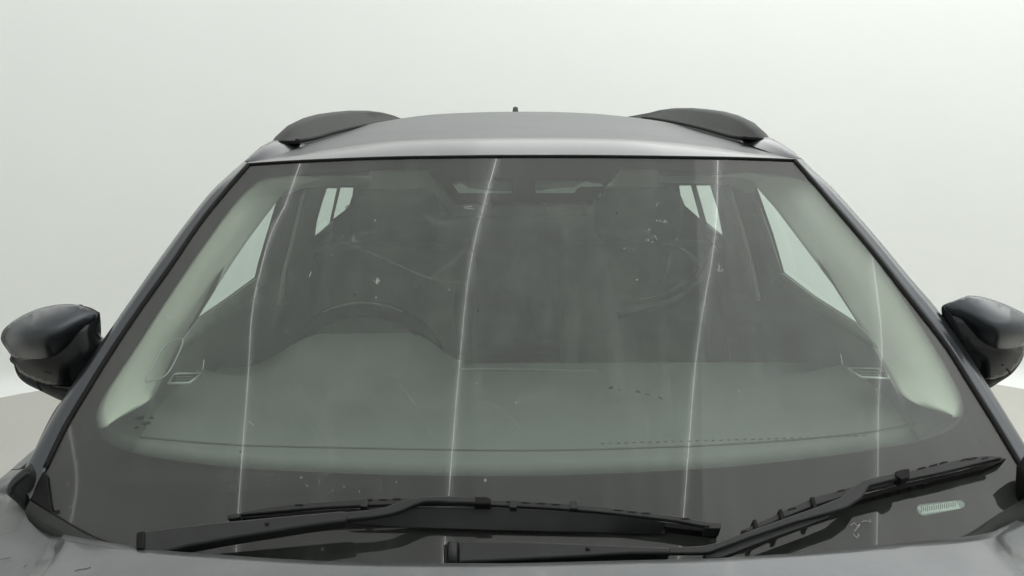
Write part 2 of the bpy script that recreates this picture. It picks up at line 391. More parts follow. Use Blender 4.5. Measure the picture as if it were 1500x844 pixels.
# dotted fade band along the lower edge of the border
FADE, ft, fb = newmat('dotted_border_fade')
fo = ft.nodes['Material Output']; fb.inputs['Base Color'].default_value = (.022, .0205, .0205, 1); fb.inputs['Roughness'].default_value = .6
at = N(ft, 'ShaderNodeAttribute'); at.attribute_name = 'fade'
tb = N(ft, 'ShaderNodeBsdfTransparent'); fm = N(ft, 'ShaderNodeMixShader')
ft.links.new(at.outputs['Fac'], fm.inputs[0]); ft.links.new(tb.outputs[0], fm.inputs[1]); ft.links.new(fb.outputs[0], fm.inputs[2]); ft.links.new(fm.outputs[0], fo.inputs[0])
nI = len(INNER); cen = Vector((765, 480)); rows = []
for j in range(6):
    r = []
    for i in range(nI):
        p = INNER[i]; q = INNER[(i+1) % nI]; o_ = INNER[i-1]
        tn = (Vector(q)-Vector(o_)).normalized(); nn = Vector((tn.y, -tn.x)); nn = nn if inpoly(Vector(p)+nn*3, INNER) else -nn
        wd = 4+16*smooth(560, 640, p[1])
        r.append(Vector(p)+nn*(j/5*wd-.5))
    rows.append(r)
fo_ = grid('border_fade', [[PG(p[0], p[1], -.0052) for p in r] for r in rows], FADE, ws, closed=True)
ca = fo_.data.attributes.new('fade', 'FLOAT', 'POINT')
ca.data.foreach_set('value', [(1-j/5)**1.3*.95 for j in range(6) for _ in range(nI)])
# thin greasy film inside the glass, also a painted haze lightening the dark cabin
FILM, ft, fb = newmat('greasy_film_and_haze'); ft.nodes.remove(fb); fo = ft.nodes['Material Output']
tc = N(ft, 'ShaderNodeTexCoord'); tb = N(ft, 'ShaderNodeBsdfTransparent'); dfs = N(ft, 'ShaderNodeBsdfDiffuse'); dfs.inputs[0].default_value = (.66, .68, .66, 1)
mx = N(ft, 'ShaderNodeMixShader'); acc = None
for sc_, lo, hi, k0, k1, dis, mp_ in ((1.6, .3, .7, .030, .072, 1.2, None), (6.5, .42, .70, 0, .035, 2.2, None), (16, .50, .78, 0, .03, .8, (1, .25, .25)), (60, .5, .8, 0, .02, 0, None)):
    nz = N(ft, 'ShaderNodeTexNoise'); nz.inputs['Scale'].default_value = sc_; nz.inputs['Detail'].default_value = 5; nz.inputs['Roughness'].default_value = .6; nz.inputs['Distortion'].default_value = dis
    if mp_:
        mp = N(ft, 'ShaderNodeMapping'); mp.inputs['Scale'].default_value = mp_; mp.inputs['Rotation'].default_value = (0, .5, 0); ft.links.new(tc.outputs['Object'], mp.inputs[0]); ft.links.new(mp.outputs[0], nz.inputs['Vector'])
    else: ft.links.new(tc.outputs['Object'], nz.inputs['Vector'])
    mr_ = N(ft, 'ShaderNodeMapRange')
    for i_, v_ in enumerate((lo, hi, k0, k1)): mr_.inputs[i_+1].default_value = v_
    ft.links.new(nz.outputs[0], mr_.inputs[0])
    if acc is None: acc = mr_.outputs[0]
    else:
        ad_ = N(ft, 'ShaderNodeMath', operation='ADD'); ft.links.new(acc, ad_.inputs[0]); ft.links.new(mr_.outputs[0], ad_.inputs[1]); acc = ad_.outputs[0]
ft.links.new(acc, mx.inputs[0]); ft.links.new(tb.outputs[0], mx.inputs[1]); ft.links.new(dfs.outputs[0], mx.inputs[2]); ft.links.new(mx.outputs[0], fo.inputs[0])
sheet('inner_haze_film', [tuple(Vector(p)*.985+Vector((765*.015, 480*.015-2))) for p in GL_OUT[:9]]+[(1200, 276), (1290, 388), (1385, 535), (1418, 590), (1405, 640), (1280, 668), (1050, 695), (750, 706), (450, 700), (190, 672), (138, 640), (140, 590), (200, 500), (290, 365)], lambda x, y: PG(x, y, -.009), 20, FILM, ws, nf=GN)
# serial strip in its clear slot
sp = slab('serial_strip', [(1344, 743), (1400, 734), (1407, 745), (1351, 753)], lambda x, y: PG(x, y, -.0060), lambda x, y: PG(x, y, -.0067), PLATE, ws, 0)
SLOTM = pmat('slot_grey', (.33, .345, .335), .7)
slab('slot_backing', [tuple(p) for p in SLOT], lambda x, y: PG(x, y, -.0070), lambda x, y: PG(x, y, -.0085), SLOTM, ws, 0)
V, F = [], []
for k in range(17):
    x0 = 1349+k*3.1; y0 = 746.5-k*.49; hh = 6.5 if k % 3 else 8.5
    for (a, b) in ((x0, y0-hh/2), (x0+1.25, y0-hh/2-.2), (x0+1.25, y0+hh/2-.2), (x0, y0+hh/2)): V.append(PG(a, b, -.0056))
    F.append([k*4, k*4+1, k*4+2, k*4+3])
link('serial_digits', V, F, INK, ws, False)
# seal along top and sides
seal_l = [(106, 771), (77, 753), (46, 735), (66, 686), (95, 626), (126, 574), (158, 522), (200, 459), (250, 389), (300, 317), (364, 241)]
seal_t = [(364, 241), (440, 236.3), (560, 231.5), (680, 229.5), (765, 229), (860, 229), (960, 230), (1080, 232), (1164, 235)]
seal_r = [(1164, 235), (1212, 291), (1280, 371), (1335, 441), (1387, 508), (1425, 568), (1459, 622), (1491, 675), (1512, 712)]
tube('windshield_seal', [PG(p[0], p[1], .001) for p in cr(seal_t, 5)], .0032, RUBBER, ws)
tube('windshield_seal', [PG(p[0], p[1], .001) for p in cr(seal_l[3:], 5)], .0045, RUBBER, ws)
tube('windshield_seal', [PG(p[0], p[1], .001) for p in cr(seal_r, 5)], .0045, RUBBER, ws)
tube('windshield_seal', [PG(p[0], p[1], .002) for p in cr([(46, 735), (77, 753), (106, 771), (145, 791), (190, 805)], 5)], .0028, RUBBER, ws)

# dirt on the glass
def patches(name, items, mat, parent):
    V, F = [], []
    for (x, y, r, asp, ang) in items:
        k = random.randint(6, 9); b = len(V)
        for i in range(k):
            a = 2*math.pi*i/k; rr = r*random.uniform(.6, 1.25); u, v = rr*math.cos(a)*asp, rr*math.sin(a)
            q = PG(x+u*math.cos(ang)-v*math.sin(ang), y+u*math.sin(ang)+v*math.cos(ang), .0006); V.append(q)
        F.append(list(range(b, b+k)))
    o = link(name, V, F, mat, parent, False); o['kind'] = 'stuff'; return o
it = []
for _ in range(60):
    it.append((random.uniform(330, 1120), random.uniform(260, 720), random.choice([.5, .6, .8, 1.1]), random.uniform(1, 1.6), random.uniform(0, 3)))
for _ in range(55):
    it.append((random.gauss(455, 70), random.gauss(705, 22), random.choice([.5, .6, .9]), random.uniform(1, 2.2), 1.4+random.uniform(-.4, .4)))
for (cx, cy, n) in ((966, 322, 7), (955, 338, 5), (968, 300, 4), (952, 352, 3), (553, 412, 4), (500, 345, 3), (940, 380, 3), (365, 620, 5), (485, 372, 2)):
    for _ in range(n): it.append((random.gauss(cx, 5), random.gauss(cy, 3), random.uniform(.5, 1.2), random.uniform(1, 2), random.uniform(0, 3)))
it += [(553, 410, 3.4, .8, 0), (552, 414, 2.4, 1, 0), (551, 436, 1.6, 1, .5), (711, 704, 2.6, 1, 0), (756, 590, 1.6, 1.6, -.6)]
FAINT, t_, b_ = newmat('translucent_dirt'); b_.inputs['Base Color'].default_value = (.6, .64, .6, 1); b_.inputs['Roughness'].default_value = .8; b_.inputs['Alpha'].default_value = .30
patches('dried_dirt_specks', [(x, y, r, a, g) for (x, y, r, a, g) in it if y < 722], FAINT, ws)
dk = [(895, 568, 2.2, 1.8, .4), (907, 571, 1, 3, .25), (935, 574, 2, 2.4, .2), (950, 578, .8, 6, .25), (968, 583, 1.6, 2.4, .5), (903, 312, 1.3, 1, 0), (519, 432, 1.6, 2, 1.9), (674, 309, 1, 1.5, 1), (700, 455, 1.2, 1.6, 1.2),
      (205, 612, 2.6, 2.6, -.15), (214, 620, 2.4, 3, -.1), (200, 626, 2.2, 2.6, -.3), (222, 612, 2, 1.6, 0), (352, 662, 1.8, .7, 0), (352, 676, 1.6, .6, 0)]
DFAINT, t_, b_ = newmat('faint_dark_mark'); b_.inputs['Base Color'].default_value = (.03, .035, .03, 1); b_.inputs['Alpha'].default_value = .55
patches('dark_grime_specks', dk, DFAINT, ws)
def hair(name, plist, r, mat):
    for pts in plist: tube(name, [PG(x, y, .0008) for x, y in cr(pts, 3)], r, mat, ws, 5)
hair('scratch', [[(299, 527), (298, 536), (297, 542)], [(1231, 519), (1233, 527), (1234, 536)], [(1053, 388), (1054, 396), (1051, 395), (1054, 399), (1059, 395)], [(456, 398), (453, 406)], [(1246, 770), (1252, 766), (1255, 771), (1260, 768), (1251, 779)],
     [(1262, 765), (1268, 763), (1275, 765), (1274, 761)], [(1250, 782), (1255, 788), (1258, 782)], [(678, 303), (692, 302), (680, 305), (694, 306)], [(958, 345), (963, 352)]], .00042, SPECK)

# smears: soft-edged ribbons of grease on the outer face
SMEAR, ft, fb = newmat('soft_grease_smear'); fo = ft.nodes['Material Output']; fb.inputs['Base Color'].default_value = (.62, .65, .62, 1); fb.inputs['Roughness'].default_value = .8
at = N(ft, 'ShaderNodeAttribute'); at.attribute_name = 'fade'; tc = N(ft, 'ShaderNodeTexCoord'); nz = N(ft, 'ShaderNodeTexNoise'); nz.inputs['Scale'].default_value = 30; nz.inputs['Detail'].default_value = 5
ft.links.new(tc.outputs['Object'], nz.inputs['Vector']); mr_ = N(ft, 'ShaderNodeMapRange'); mr_.inputs[1].default_value = .35; mr_.inputs[2].default_value = .65; mr_.inputs[3].default_value = .25; mr_.inputs[4].default_value = 1.3
ft.links.new(nz.outputs[0], mr_.inputs[0]); mu_ = N(ft, 'ShaderNodeMath', operation='MULTIPLY'); ft.links.new(mr_.outputs[0], mu_.inputs[0]); ft.links.new(at.outputs['Fac'], mu_.inputs[1])
tb = N(ft, 'ShaderNodeBsdfTransparent'); fm = N(ft, 'ShaderNodeMixShader'); ft.links.new(mu_.outputs[0], fm.inputs[0]); ft.links.new(tb.outputs[0], fm.inputs[1]); ft.links.new(fb.outputs[0], fm.inputs[2]); ft.links.new(fm.outputs[0], fo.inputs[0])
for i_, (pts, wd, al) in enumerate((
    ([(486, 350), (520, 362), (560, 378), (600, 396), (640, 411), (690, 418)], 4, .07), ([(500, 362), (515, 350), (535, 342), (560, 338)], 4, .06),
    ([(600, 420), (640, 402), (668, 380), (690, 352)], 10, .03), ([(590, 290), (625, 318), (665, 330), (700, 322)], 14, .03),
    ([(868, 345), (885, 420), (900, 500), (905, 590)], 34, .035), ([(770, 300), (778, 380), (800, 480), (812, 560)], 40, .022), ([(968, 470), (975, 540), (985, 640)], 16, .03),
    ([(180, 640), (215, 655), (260, 660), (330, 668)], 26, .035), ([(170, 690), (260, 700), (420, 700), (560, 705)], 40, .018), ([(960, 355), (985, 358), (1010, 372), (1028, 396), (1022, 420)], 3.5, .07),
    ([(1030, 400), (1005, 428), (970, 445), (930, 452), (880, 460)], 12, .035), ([(1020, 395), (995, 420), (960, 434), (920, 440)], 2.5, .06), ([(982, 368), (978, 395), (965, 420)], 5, .04), ([(540, 520), (600, 580), (640, 660)], 5, .03), ([(700, 590), (735, 600), (770, 640)], 8, .03),
    ([(1185, 280), (1200, 350), (1215, 400)], 10, .02), ([(430, 560), (480, 640), (500, 690)], 22, .02), ([(230, 465), (243, 463), (248, 468), (240, 471)], 8, .16))):
    C_ = cr(pts, 6); rows = []; fv = []; nC = len(C_)
    for i in range(nC):
        tn = (C_[min(i+1, nC-1)]-C_[max(i-1, 0)]).normalized(); nn = Vector((-tn.y, tn.x)); e_ = math.sin(math.pi*(i+.5)/nC)**.6
        rows.append([PG(*(C_[i]+nn*wd*.5*u), .0010+.00012*i_) for u in (-1, -.6, -.25, .1, .5, 1)]); fv += [al*e_*v for v in (0, .5, 1, .9, .4, 0)]
    o = grid('grease_smear', rows, SMEAR, ws); o.data.attributes.new('fade', 'FLOAT', 'POINT').data.foreach_set('value', fv)

# ---------------- roof
def roofz(x, y):
    y2 = y-.86-.15*x*x
    z = 1.541+.075*(1-math.exp(-max(y2, 0)/.10))*.42 + .018*(1-math.exp(-max(y2-.1, 0)/.45))
    z -= .055*smooth(.2, 2.9, y2)**1.4
    ed = smooth(.50, .72, abs(x))
    return z-.085*x*x-.09*ed*ed
def roofg(q): return q.z-roofz(q.x, q.y)
top = [(p[0], p[1]-1.5) for p in cr(seal_t, 4)]
T3 = [PG(p[0], p[1], .004) for p in top]
T3 = [T3[0]+Vector((-.012, .02, 0))]+T3+[T3[-1]+Vector((.012, .02, 0))]
CR_PX = cr([(366, 238), (420, 229), (493, 218), (560, 209), (627, 204.5), (760, 202.5), (890, 203.5), (980, 209), (1047, 216), (1110, 225), (1163, 233)], 4)
roof_rows = []
nx = len(T3)
# crease row: at px y ~202, slightly further back
C3 = []
for i, q in enumerate(T3):
    s = i/(nx-1); k = s*(len(CR_PX)-1); a = int(k); b = min(a+1, len(CR_PX)-1); p = Vector(CR_PX[a]).lerp(Vector(CR_PX[b]), k-a)
    back = .125*(1-abs(2*s-1)**2.2)+.012
    C3.append(PY(p[0], p[1], q.y+back))
for j in range(8):
    t = (0, .2, .4, .6, .8, .93, .985, 1)[j]; r = []
    for a, b in zip(T3, C3):
        m = a.lerp(b, t); m.z += .004*4*t*(1-t)*(b.y-a.y)/.13; r.append(m)
    roof_rows.append(r)
YR = 3.35
def rx(q, y):
    t = (y-q.y)/(YR-q.y); return q.x*(1-.10*t)*(1+.10*math.sin(math.pi*min(t*1.3, 1)))
zc0 = C3[nx//2].z; yc0 = C3[nx//2].y
def zmid(y):                               # centre line of the roof behind the crease
    t = (y-yc0); return zc0+.024*(1-math.exp(-t/.38))-.060*smooth(.9, 2.5, t)
for j in range(0, 25):
    t = (j/24)**1.3 if j else .003; r = []
    for q in C3:
        y = q.y+(YR-q.y)*t; x = rx(q, y); e = q.z-(zc0)      # cross-section drop carried back from the crease
        r.append(Vector((x, y, zmid(y)+e*(1-.2*t)-.02*abs(x/.6)**2*smooth(0, .3, t))))
    roof_rows.append(r)
roof = grid('roof', roof_rows, PAINT_ROOF, car)
RR = roof_rows
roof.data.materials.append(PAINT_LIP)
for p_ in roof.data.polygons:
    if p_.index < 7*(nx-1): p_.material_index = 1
def roof_at(x, y):
    best = None
    for r in RR[8:]:
        for q in r:
            d = (q.x-x)**2+(q.y-y)**2
            if best is None or d < best[0]: best = (d, q.z)
    return best[1]
# tail end, rear pillars and tailgate close the shell
tail = [RR[-1], [q+Vector((0, .12, -.05)) for q in RR[-1]], [q+Vector((0, .28, -.42)) for q in RR[-1]], [Vector((q.x*1.35, q.y+.36, .9)) for q in RR[-1]], [Vector((q.x*1.4, q.y+.38, .35)) for q in RR[-1]]]
grid('tailgate', tail, PAINT, car)
# antenna
ant = [(PY(755, 157, 3.15), .0)]
A = PY(755, 156.5, 3.15); V = []; F = []
prof = [(-.10, 0.02), (-.03, 0.5), (.0, .95), (.01, 1.0), (.03, .96), (.05, 0.02)]
rows = []
for (dy, hh) in [(-.12, .0), (-.06, .45), (-.015, .92), (.0, .985), (.02, 1.0), (.04, .97), (.06, .0)]:
    z1 = A.z-.10+.10*hh; wq = .016
    rows.append([Vector((A.x+u*(wq if k < 2 else wq*.62), A.y+dy, z)) for k, (u, z) in enumerate([(-1, A.z-.10), (-.98, A.z-.10+(z1-A.z+.10)*.5), (-1, z1-.004), (-.5, z1), (.5, z1), (1, z1-.004)])]+[Vector((A.x+.98*wq, A.y+dy, A.z-.10+(z1-A.z+.10)*.5)), Vector((A.x+wq, A.y+dy, A.z-.10))])
grid('roof_antenna', rows, RAILPL, car, closed=True)

# ---------------- roof rails
def rail(sil, foot, mirror):
    rows = []
    for (px, pt, pb, y, wd) in sil:
        a = PY(px, pt, y); b = PY(px, pb, y); sx = 1 if mirror else -1
        inn = -sx                         # direction of the car's centre line
        hgt = max(a.z-b.z, .006)
        dn = -.003 if y < 1.14 else -.02; o0 = b+Vector((sx*wd*.55, 0, dn)); rows.append([
            o0, b+Vector((sx*wd*.60, 0, hgt*.55)), a+Vector((sx*wd*.38, 0, -hgt*.12)), a+Vector((sx*wd*.12, 0, 0)), a+Vector((inn*wd*.12, 0, -hgt*.02)),
            a+Vector((inn*wd*.30, 0, -hgt*.14)), b+Vector((inn*wd*.42, 0, hgt*.25)), b+Vector((inn*wd*.62, 0, hgt*.10)), b+Vector((inn*wd*.75, 0, -.006)), b+Vector((inn*wd*.7, 0, -.03))])
    V = [p for r in rows for p in r]; m = 10; F = []
    for i in range(len(rows)-1):
        for j in range(m): F.append([i*m+j, i*m+(j+1) % m, (i+1)*m+(j+1) % m, (i+1)*m+j])
    F.append(list(range(m))); F.append([(len(rows)-1)*m+k for k in range(m)][::-1])
    o = link('roof_rail', V, F, RAILPL, car)
    bm = bmesh.new(); bm.from_mesh(o.data); bmesh.ops.recalc_face_normals(bm, faces=bm.faces); bm.to_mesh(o.data); bm.free()
    o.data.set_sharp_from_angle(angle=math.radians(50))
    gp_ = slab('rail_foot_gasket', foot, lambda x, y: PY(x, y, sil[0][3]-.012), lambda x, y: PY(x, y, sil[0][3]+.06), RUBBER, o, .002)
    ln = [PY(px, pb, y)+Vector(((-1 if mirror else 1)*wd*.66, 0, .004)) for (px, pt, pb, y, wd) in sil[1:-1]]
    tube('rail_base_line', cr(ln, 3), .0045, RUBBER, o)  # dark line drawn along the rail's inner foot
    return o
#      px   top  base  depth width
sl = [(409, 206, 210, 1.13, .030), (418, 194, 209, 1.17, .040), (432, 181, 207, 1.24, .048), (448, 173, 203, 1.34, .052), (468, 167.5, 197, 1.48, .054), (492, 164, 191, 1.66, .054), (515, 162, 186, 1.88, .054), (538, 162, 182, 2.13, .054), (557, 164.5, 179, 2.42, .054), (572, 168.5, 178, 2.70, .05), (588, 174.5, 179, 2.98, .03)]
rail(sl, [(405, 208), (412, 206), (440, 206), (441, 211), (410, 212.5)], False)
srr = [(1529-px+(-3), t-3.5+(.0), b-4, y, w_) for (px, t, b, y, w_) in sl]
srr = [(1117, 203, 206, 1.13, .030)] + [(1526-px+.5*(i-1)*.0, t-4+max(0, i-4)*.1, b-4.5, y, w_) for i, (px, t, b, y, w_) in enumerate(sl) if i > 0]
srr[-1] = (923, 170.5, 175, 2.98, .03)
rail(srr, [(1120, 203), (1113, 201.5), (1088, 200), (1086, 204), (1119, 207.5)], True)

# ---------------- A-pillars
def along(L, s):                         # point at the fraction s of a polyline's length
    d = [0]
    for a, b in zip(L, L[1:]): d.append(d[-1]+(b-a).length)
    t = s*d[-1]
    for i in range(len(L)-1):
        if t <= d[i+1]: return L[i].lerp(L[i+1], (t-d[i])/max(d[i+1]-d[i], 1e-9))
    return L[-1]
def pillar(inner, outer, sx):
    I = [Vector(p) for p in cr(inner, 5)]; O = [Vector(p) for p in cr(outer, 5)]
    at_ = along
    rows = []; n = 40
    for i in range(n+1):
        s = i/n; p = at_(I, s); q = at_(O, s); a = PG(p[0], p[1], .006); b = PY(q[0], q[1], a.y+.075)
        w_ = b-a; out = Vector((sx*.75, -.35, .5)).normalized()
        k = .1+.9*smooth(0, .12, s)
        rows.append([a+Vector((0, .012, -.012)), a+out*-.003, a.lerp(b, .22)+out*.000, a.lerp(b, .30)+out*.005*k, a.lerp(b, .42)+out*.008*k, a.lerp(b, .60)+out*.009*k, a.lerp(b, .78)+out*.006*k, a.lerp(b, .92)+out*.002*k, b, b+Vector((-sx*.004, .03, -.014)), b+Vector((-sx*.02, .07, -.03)), b+Vector((-sx*.05, .09, -.04))])
    return grid('a_pillar', rows, PAINT, car)
pil_in_l = [(362, 238.5), (297, 317), (247, 389), (197, 459), (155, 522), (123, 574), (92, 626), (63, 686), (43, 735)]
pil_out_l = [(358, 236), (334, 257), (310, 282), (281, 318), (248, 361), (218, 403), (199, 431), (147, 506), (97, 579), (52, 657), (34, 690)]
pil_in_r = [(1166, 232.5), (1215, 289), (1283, 369), (1338, 439), (1390, 506), (1428, 566), (1462, 620), (1494, 673), (1516, 712)]
pil_out_r = [(1175, 233), (1203, 261), (1242, 303), (1278, 343), (1327, 402), (1381, 465), (1449, 570), (1500, 653), (1522, 690)]
# same count of samples along both: outer lists start on the roof corner
pillar(pil_in_l, pil_out_l, -1); pillar(pil_in_r, pil_out_r, 1)
# roof side rail: from the top of each pillar round the corner and back above the doors
SIL_L = [(357, 237, .95), (369, 226, .99), (382, 215, 1.04), (395, 208, 1.10), (409, 201.5, 1.18)]
INN_L = [(366, 240), (392, 233), (412, 226), (430, 219.5), (448, 213)]
SIL_R = [(1176, 234, .95), (1162, 222, .99), (1147, 212, 1.04), (1133, 204, 1.10), (1118, 197.5, 1.18)]
INN_R = [(1164, 234), (1138, 228), (1117, 220), (1100, 214), (1082, 207.5)]
for sx, sil, inn in ((-1, SIL_L, INN_L), (1, SIL_R, INN_R)):
    rows = []
    for (x, y, d), (u, v) in zip(sil, inn):
        a = PY(u, v, d); b = PY(x, y, d)
        rows.append([a+Vector((0, 0, .001)), a.lerp(b, .4)+Vector((0, 0, .004)), a.lerp(b, .8)+Vector((0, 0, .003)), b, b+Vector((sx*.006, 0, -.02)), b+Vector((sx*.012, .01, -.06))])
    e0 = rows[-1]
    for j in range(1, 12):
        t = j/11; dv = Vector((sx*(.05*t-.09*t*t), (3.35-1.18)*t, -.09*t*t-.02*t)); rows.append([p+dv+Vector((0, 0, -.01)) for p in e0])
    grid('roof_side', rows, PAINT, car)

# ---------------- hood
def hoodz(x, y): return 1.034+.105*(y+.08)-.03*(x/.75)**2-.05*max(0, abs(x)-.62)**1.5*4
def hood_pt(px, py): return solve(px, py, lambda q: q.z-hoodz(q.x, q.y), .8, 3)
HE = cr([(-60, 700), (0, 722), (12, 726), (37, 745), (77, 777), (90, 782), (149, 793), (240, 806), (330, 813), (417, 819), (540, 824), (700, 825), (763, 825), (916, 821), (1052, 817.5), (1193, 808), (1316, 796), (1408, 787), (1450, 780), (1469, 772), (1500, 757), (1540, 735), (1575, 719)], 18)
E3 = [q for q in (hood_pt(p[0], p[1]) for p in HE) if abs(q.x) < .955]
def hcrease(x, y):
    # the middle of the hood is raised; its shoulder steps down between two crisp lines on each side
    return -.013*max(0, min(1, (abs(x)-.712)/.031))
rows = []
def bend(p, b):
    return Vector((p.x, p.y+b[0], p.z+b[1]))
rows.append([bend(p, (.012, -.022)) for p in E3]); rows.append([bend(p, (.008, -.008)) for p in E3]); rows.append([bend(p, (.004, -.0025)) for p in E3])
for j in range(30):
    t = (j/29)**1.2; r = []
    for p in E3:
        y = p.y+(-.98-p.y)*t; x = p.x*(1-.04*t); z = hoodz(x, y)+(p.z-hoodz(p.x, p.y))*(1-t)
        z += hcrease(p.x, y)*smooth(0, .05, t)-.10*smooth(.55, 1.0, t)**2
        r.append(Vector((x, y, z)))
    rows.append(r)
hood = grid('hood', rows, PAINT_HOOD, car)
for pts in ([(110, 837), (118, 834.5), (126, 834), (133, 831.5)], [(-2, 811), (5, 809.5), (15, 808)], [(34, 822), (38, 818)]):
    tube('paint_scratch', [hood_pt(x, y)+Vector((0, 0, .0008-.011*(abs(hood_pt(x, y).x) > .74))) for x, y in pts], .0005, DFAINT, hood, 5)
# front end below the hood
fr = rows[-1]
grid('front_bumper', [[p+Vector((0, .003, -.004)) for p in fr], [p+Vector((0, -.03, -.10)) for p in fr], [Vector((p.x, p.y-.06, .55)) for p in fr], [Vector((p.x, p.y-.03, .25)) for p in fr]], PAINT, car)

# ---------------- fenders and doors (outer skin)
def side_skin(name, sx, y0, y1, n, top, mat):
    rows = []
    for j in range(n+1):
        y = y0+(y1-y0)*j/n; zt = top(y); xi = .86
        nose = .10*smooth(-.6, -1.0, y)
        xin, zin = (.84, zt-.004) if name == 'fender' else (.918, zt-.10)
        rows.append([Vector((sx*(x-nose), y, z)) for x, z in ((xin, zin), (.925, zt), (.948, zt-.002), (.966, zt-.018), (.980, zt-.09), (.972, .80), (.980, .60), (.945, .30))])
    return grid(name, rows, mat, car)
ft_ = lambda y: .966+.040*smooth(.25, .36, y)+.004*smooth(.4, .55, y)-.035*smooth(.6, 1.1, y)
for sx in (-1, 1):
    side_skin('fender', sx, -.98, .42, 48, ft_, PAINT)
    d1 = side_skin('front_door', sx, .425, 1.48, 14, ft_, PAINT)
    d2 = side_skin('rear_door', sx, 1.485, 2.45, 12, ft_, PAINT)
    side_skin('rear_quarter', sx, 2.455, 3.55, 12, ft_, PAINT)
    for d, y in ((d1, 1.35), (d2, 2.32)):
        tube('door_handle', [(sx*.970, y-.11, .86), (sx*.998, y-.09, .865), (sx*.998, y+.05, .865), (sx*.970, y+.07, .86)], .012, PAINT, d)
    # window pillars outside
    for y, w_ in ((1.95, .05),):
        grid('door_pillar', [[Vector((sx*.80, y-w_, .97)), Vector((sx*.80, y+w_, .97))], [Vector((sx*.72, y-w_, 1.25)), Vector((sx*.72, y+w_, 1.25))], [Vector((sx*.655, y-w_*.7, 1.47)), Vector((sx*.655, y+w_*.7, 1.47))]], GLOSSBLK, car)

# cowl: corner caps, side strips and tray
def capfn(dy): return lambda x, y: PY(x, y, PG(max(60, min(1440, x)), min(y, 760)).y+dy)
CAPL = cr([(10, 723), (12, 710), (24, 695), (42, 682), (47, 681), (53, 697), (47, 722), (39, 749), (24, 736)], 4, True)
inflate('cowl_corner_cap', [tuple(p) for p in CAPL], lambda x, y: .20, .012, 5, BLACKPL, car, .03, step=3)
tube('cap_ridge', [PY(x, y, .155) for x, y in cr([(15, 724), (20, 712), (30, 702), (42, 693)], 4)], .0035, BLACKPL, car)
inflate('cowl_corner_cap', [(1490, 735), (1487, 720), (1489, 684), (1500, 668), (1512, 672), (1530, 700), (1530, 735), (1510, 745)], lambda x, y: .17, .03, 12, RUBBER, car, .03, step=3)
# black wedge painted on the lower left glass as the corner cap's reflection
gl_slab('painted_cap_reflection', [(46, 733), (52, 712), (63, 690), (68, 694), (72, 725), (76, 751)], .006, .001, RUBBER, car)
def cstrip(inner, outer):
    I = cr(inner, 4); O = cr(outer, 4); n = 24; rows = []
    def at_(L, s): k = s*(len(L)-1); a = int(k); b = min(a+1, len(L)-1); return Vector(L[a]).lerp(Vector(L[b]), k-a)
    for i in range(n+1):
        p = at_(I, i/n); q = at_(O, i/n); a = PG(p[0], p[1], .004); b = PY(q[0], q[1]+3, a.y-.035)
        rows.append([a+Vector((0, .01, -.012)), a, a.lerp(b, .15)+Vector((0, 0, .003)), a.lerp(b, .6)+Vector((0, 0, .002)), b, b+Vector((0, .012, -.02))])
    return grid('cowl_panel', rows, COWLPL, car)
cstrip([(45, 734), (76, 753), (106, 771), (145, 792), (200, 806)], [(36, 747), (60, 768), (88, 783), (140, 795), (200, 812)])
cstrip([(1516, 716), (1500, 730), (1470, 748), (1440, 768), (1413, 786), (1380, 800)], [(1530, 745), (1500, 760), (1469, 775), (1448, 783), (1408, 790), (1370, 805)])
# tray under the hood edge, in front of the glass base
tr = [PG(x, 846-(abs(x-765)/715)**2.2*45, -.004) for x in range(120, 1430, 60)]
grid('cowl_tray', [tr, [p+Vector((0, -.03, -.05)) for p in tr], [p+Vector((0, -.14, -.06)) for p in tr], [p+Vector((0, -.16, .02)) for p in tr]], COWLPL, car)

# ---------------- wipers
w1 = empty('wiper', PG(215, 800, .02), car)
def ad(o):  # keep world position under an offset parent
    o.matrix_parent_inverse = o.parent.matrix_basis.inverted(); return o
H_ARM = lambda x, y: .050
a1 = ad(gl_slab('wiper_arm', [(203, 806), (201, 792), (204, 782), (214, 777), (300, 766.5), (400, 757), (500, 748), (507, 748.5), (507.5, 762), (440, 771.5), (400, 778), (330, 789), (270, 800), (240, 808)], .050, .028, WIPERPL, w1, .003))
ad(gl_slab('arm_rod', [(506, 749.5), (540, 746.5), (562, 743), (577, 737.5), (597, 731), (622, 727), (660, 726), (692, 727.5), (698, 730), (697, 736), (660, 735.5), (640, 734), (623, 734), (608, 738.5), (592, 746), (575, 752), (545, 757), (506, 761.5)], .046, .036, WIPERPL, w1, .002))
ad(gl_slab('arm_hinge', [(199, 804), (199, 782), (206, 778), (212, 778), (211, 804)], .053, .02, RUBBER, w1, .002))
ad(tube('arm_screw', [PG(391, 768, .050), PG(391, 767, .0515)], .0035, RUBBER, w1))
CT = cr([(352, 750), (400, 741.5), (450, 736.5), (495, 733), (560, 730), (630, 729), (700, 731), (760, 733.5), (820, 737), (880, 742), (930, 748), (985, 755), (1020, 761), (1040, 765)], 4)
CB = cr([(1040, 771), (1020, 768.5), (985, 762), (930, 755.5), (880, 750), (820, 745), (760, 741.5), (700, 739), (630, 738), (560, 739.5), (495, 742), (450, 745), (400, 749.5), (352, 754)], 4)
ad(gl_slab('blade_cover', [tuple(p) for p in CT]+[tuple(p) for p in CB], .031, .023, WIPERPL, w1, .0015))
ad(gl_slab('blade_rubber', [(333, 757), (400, 752), (495, 746), (600, 742.5), (700, 743), (800, 748), (900, 756.5), (1000, 768), (1052, 776), (1052, 781), (1000, 775), (900, 763), (800, 754), (700, 749), (600, 748), (495, 751), (400, 757.5), (336, 760)], .016, .0005, RUBBER, w1, .0006))
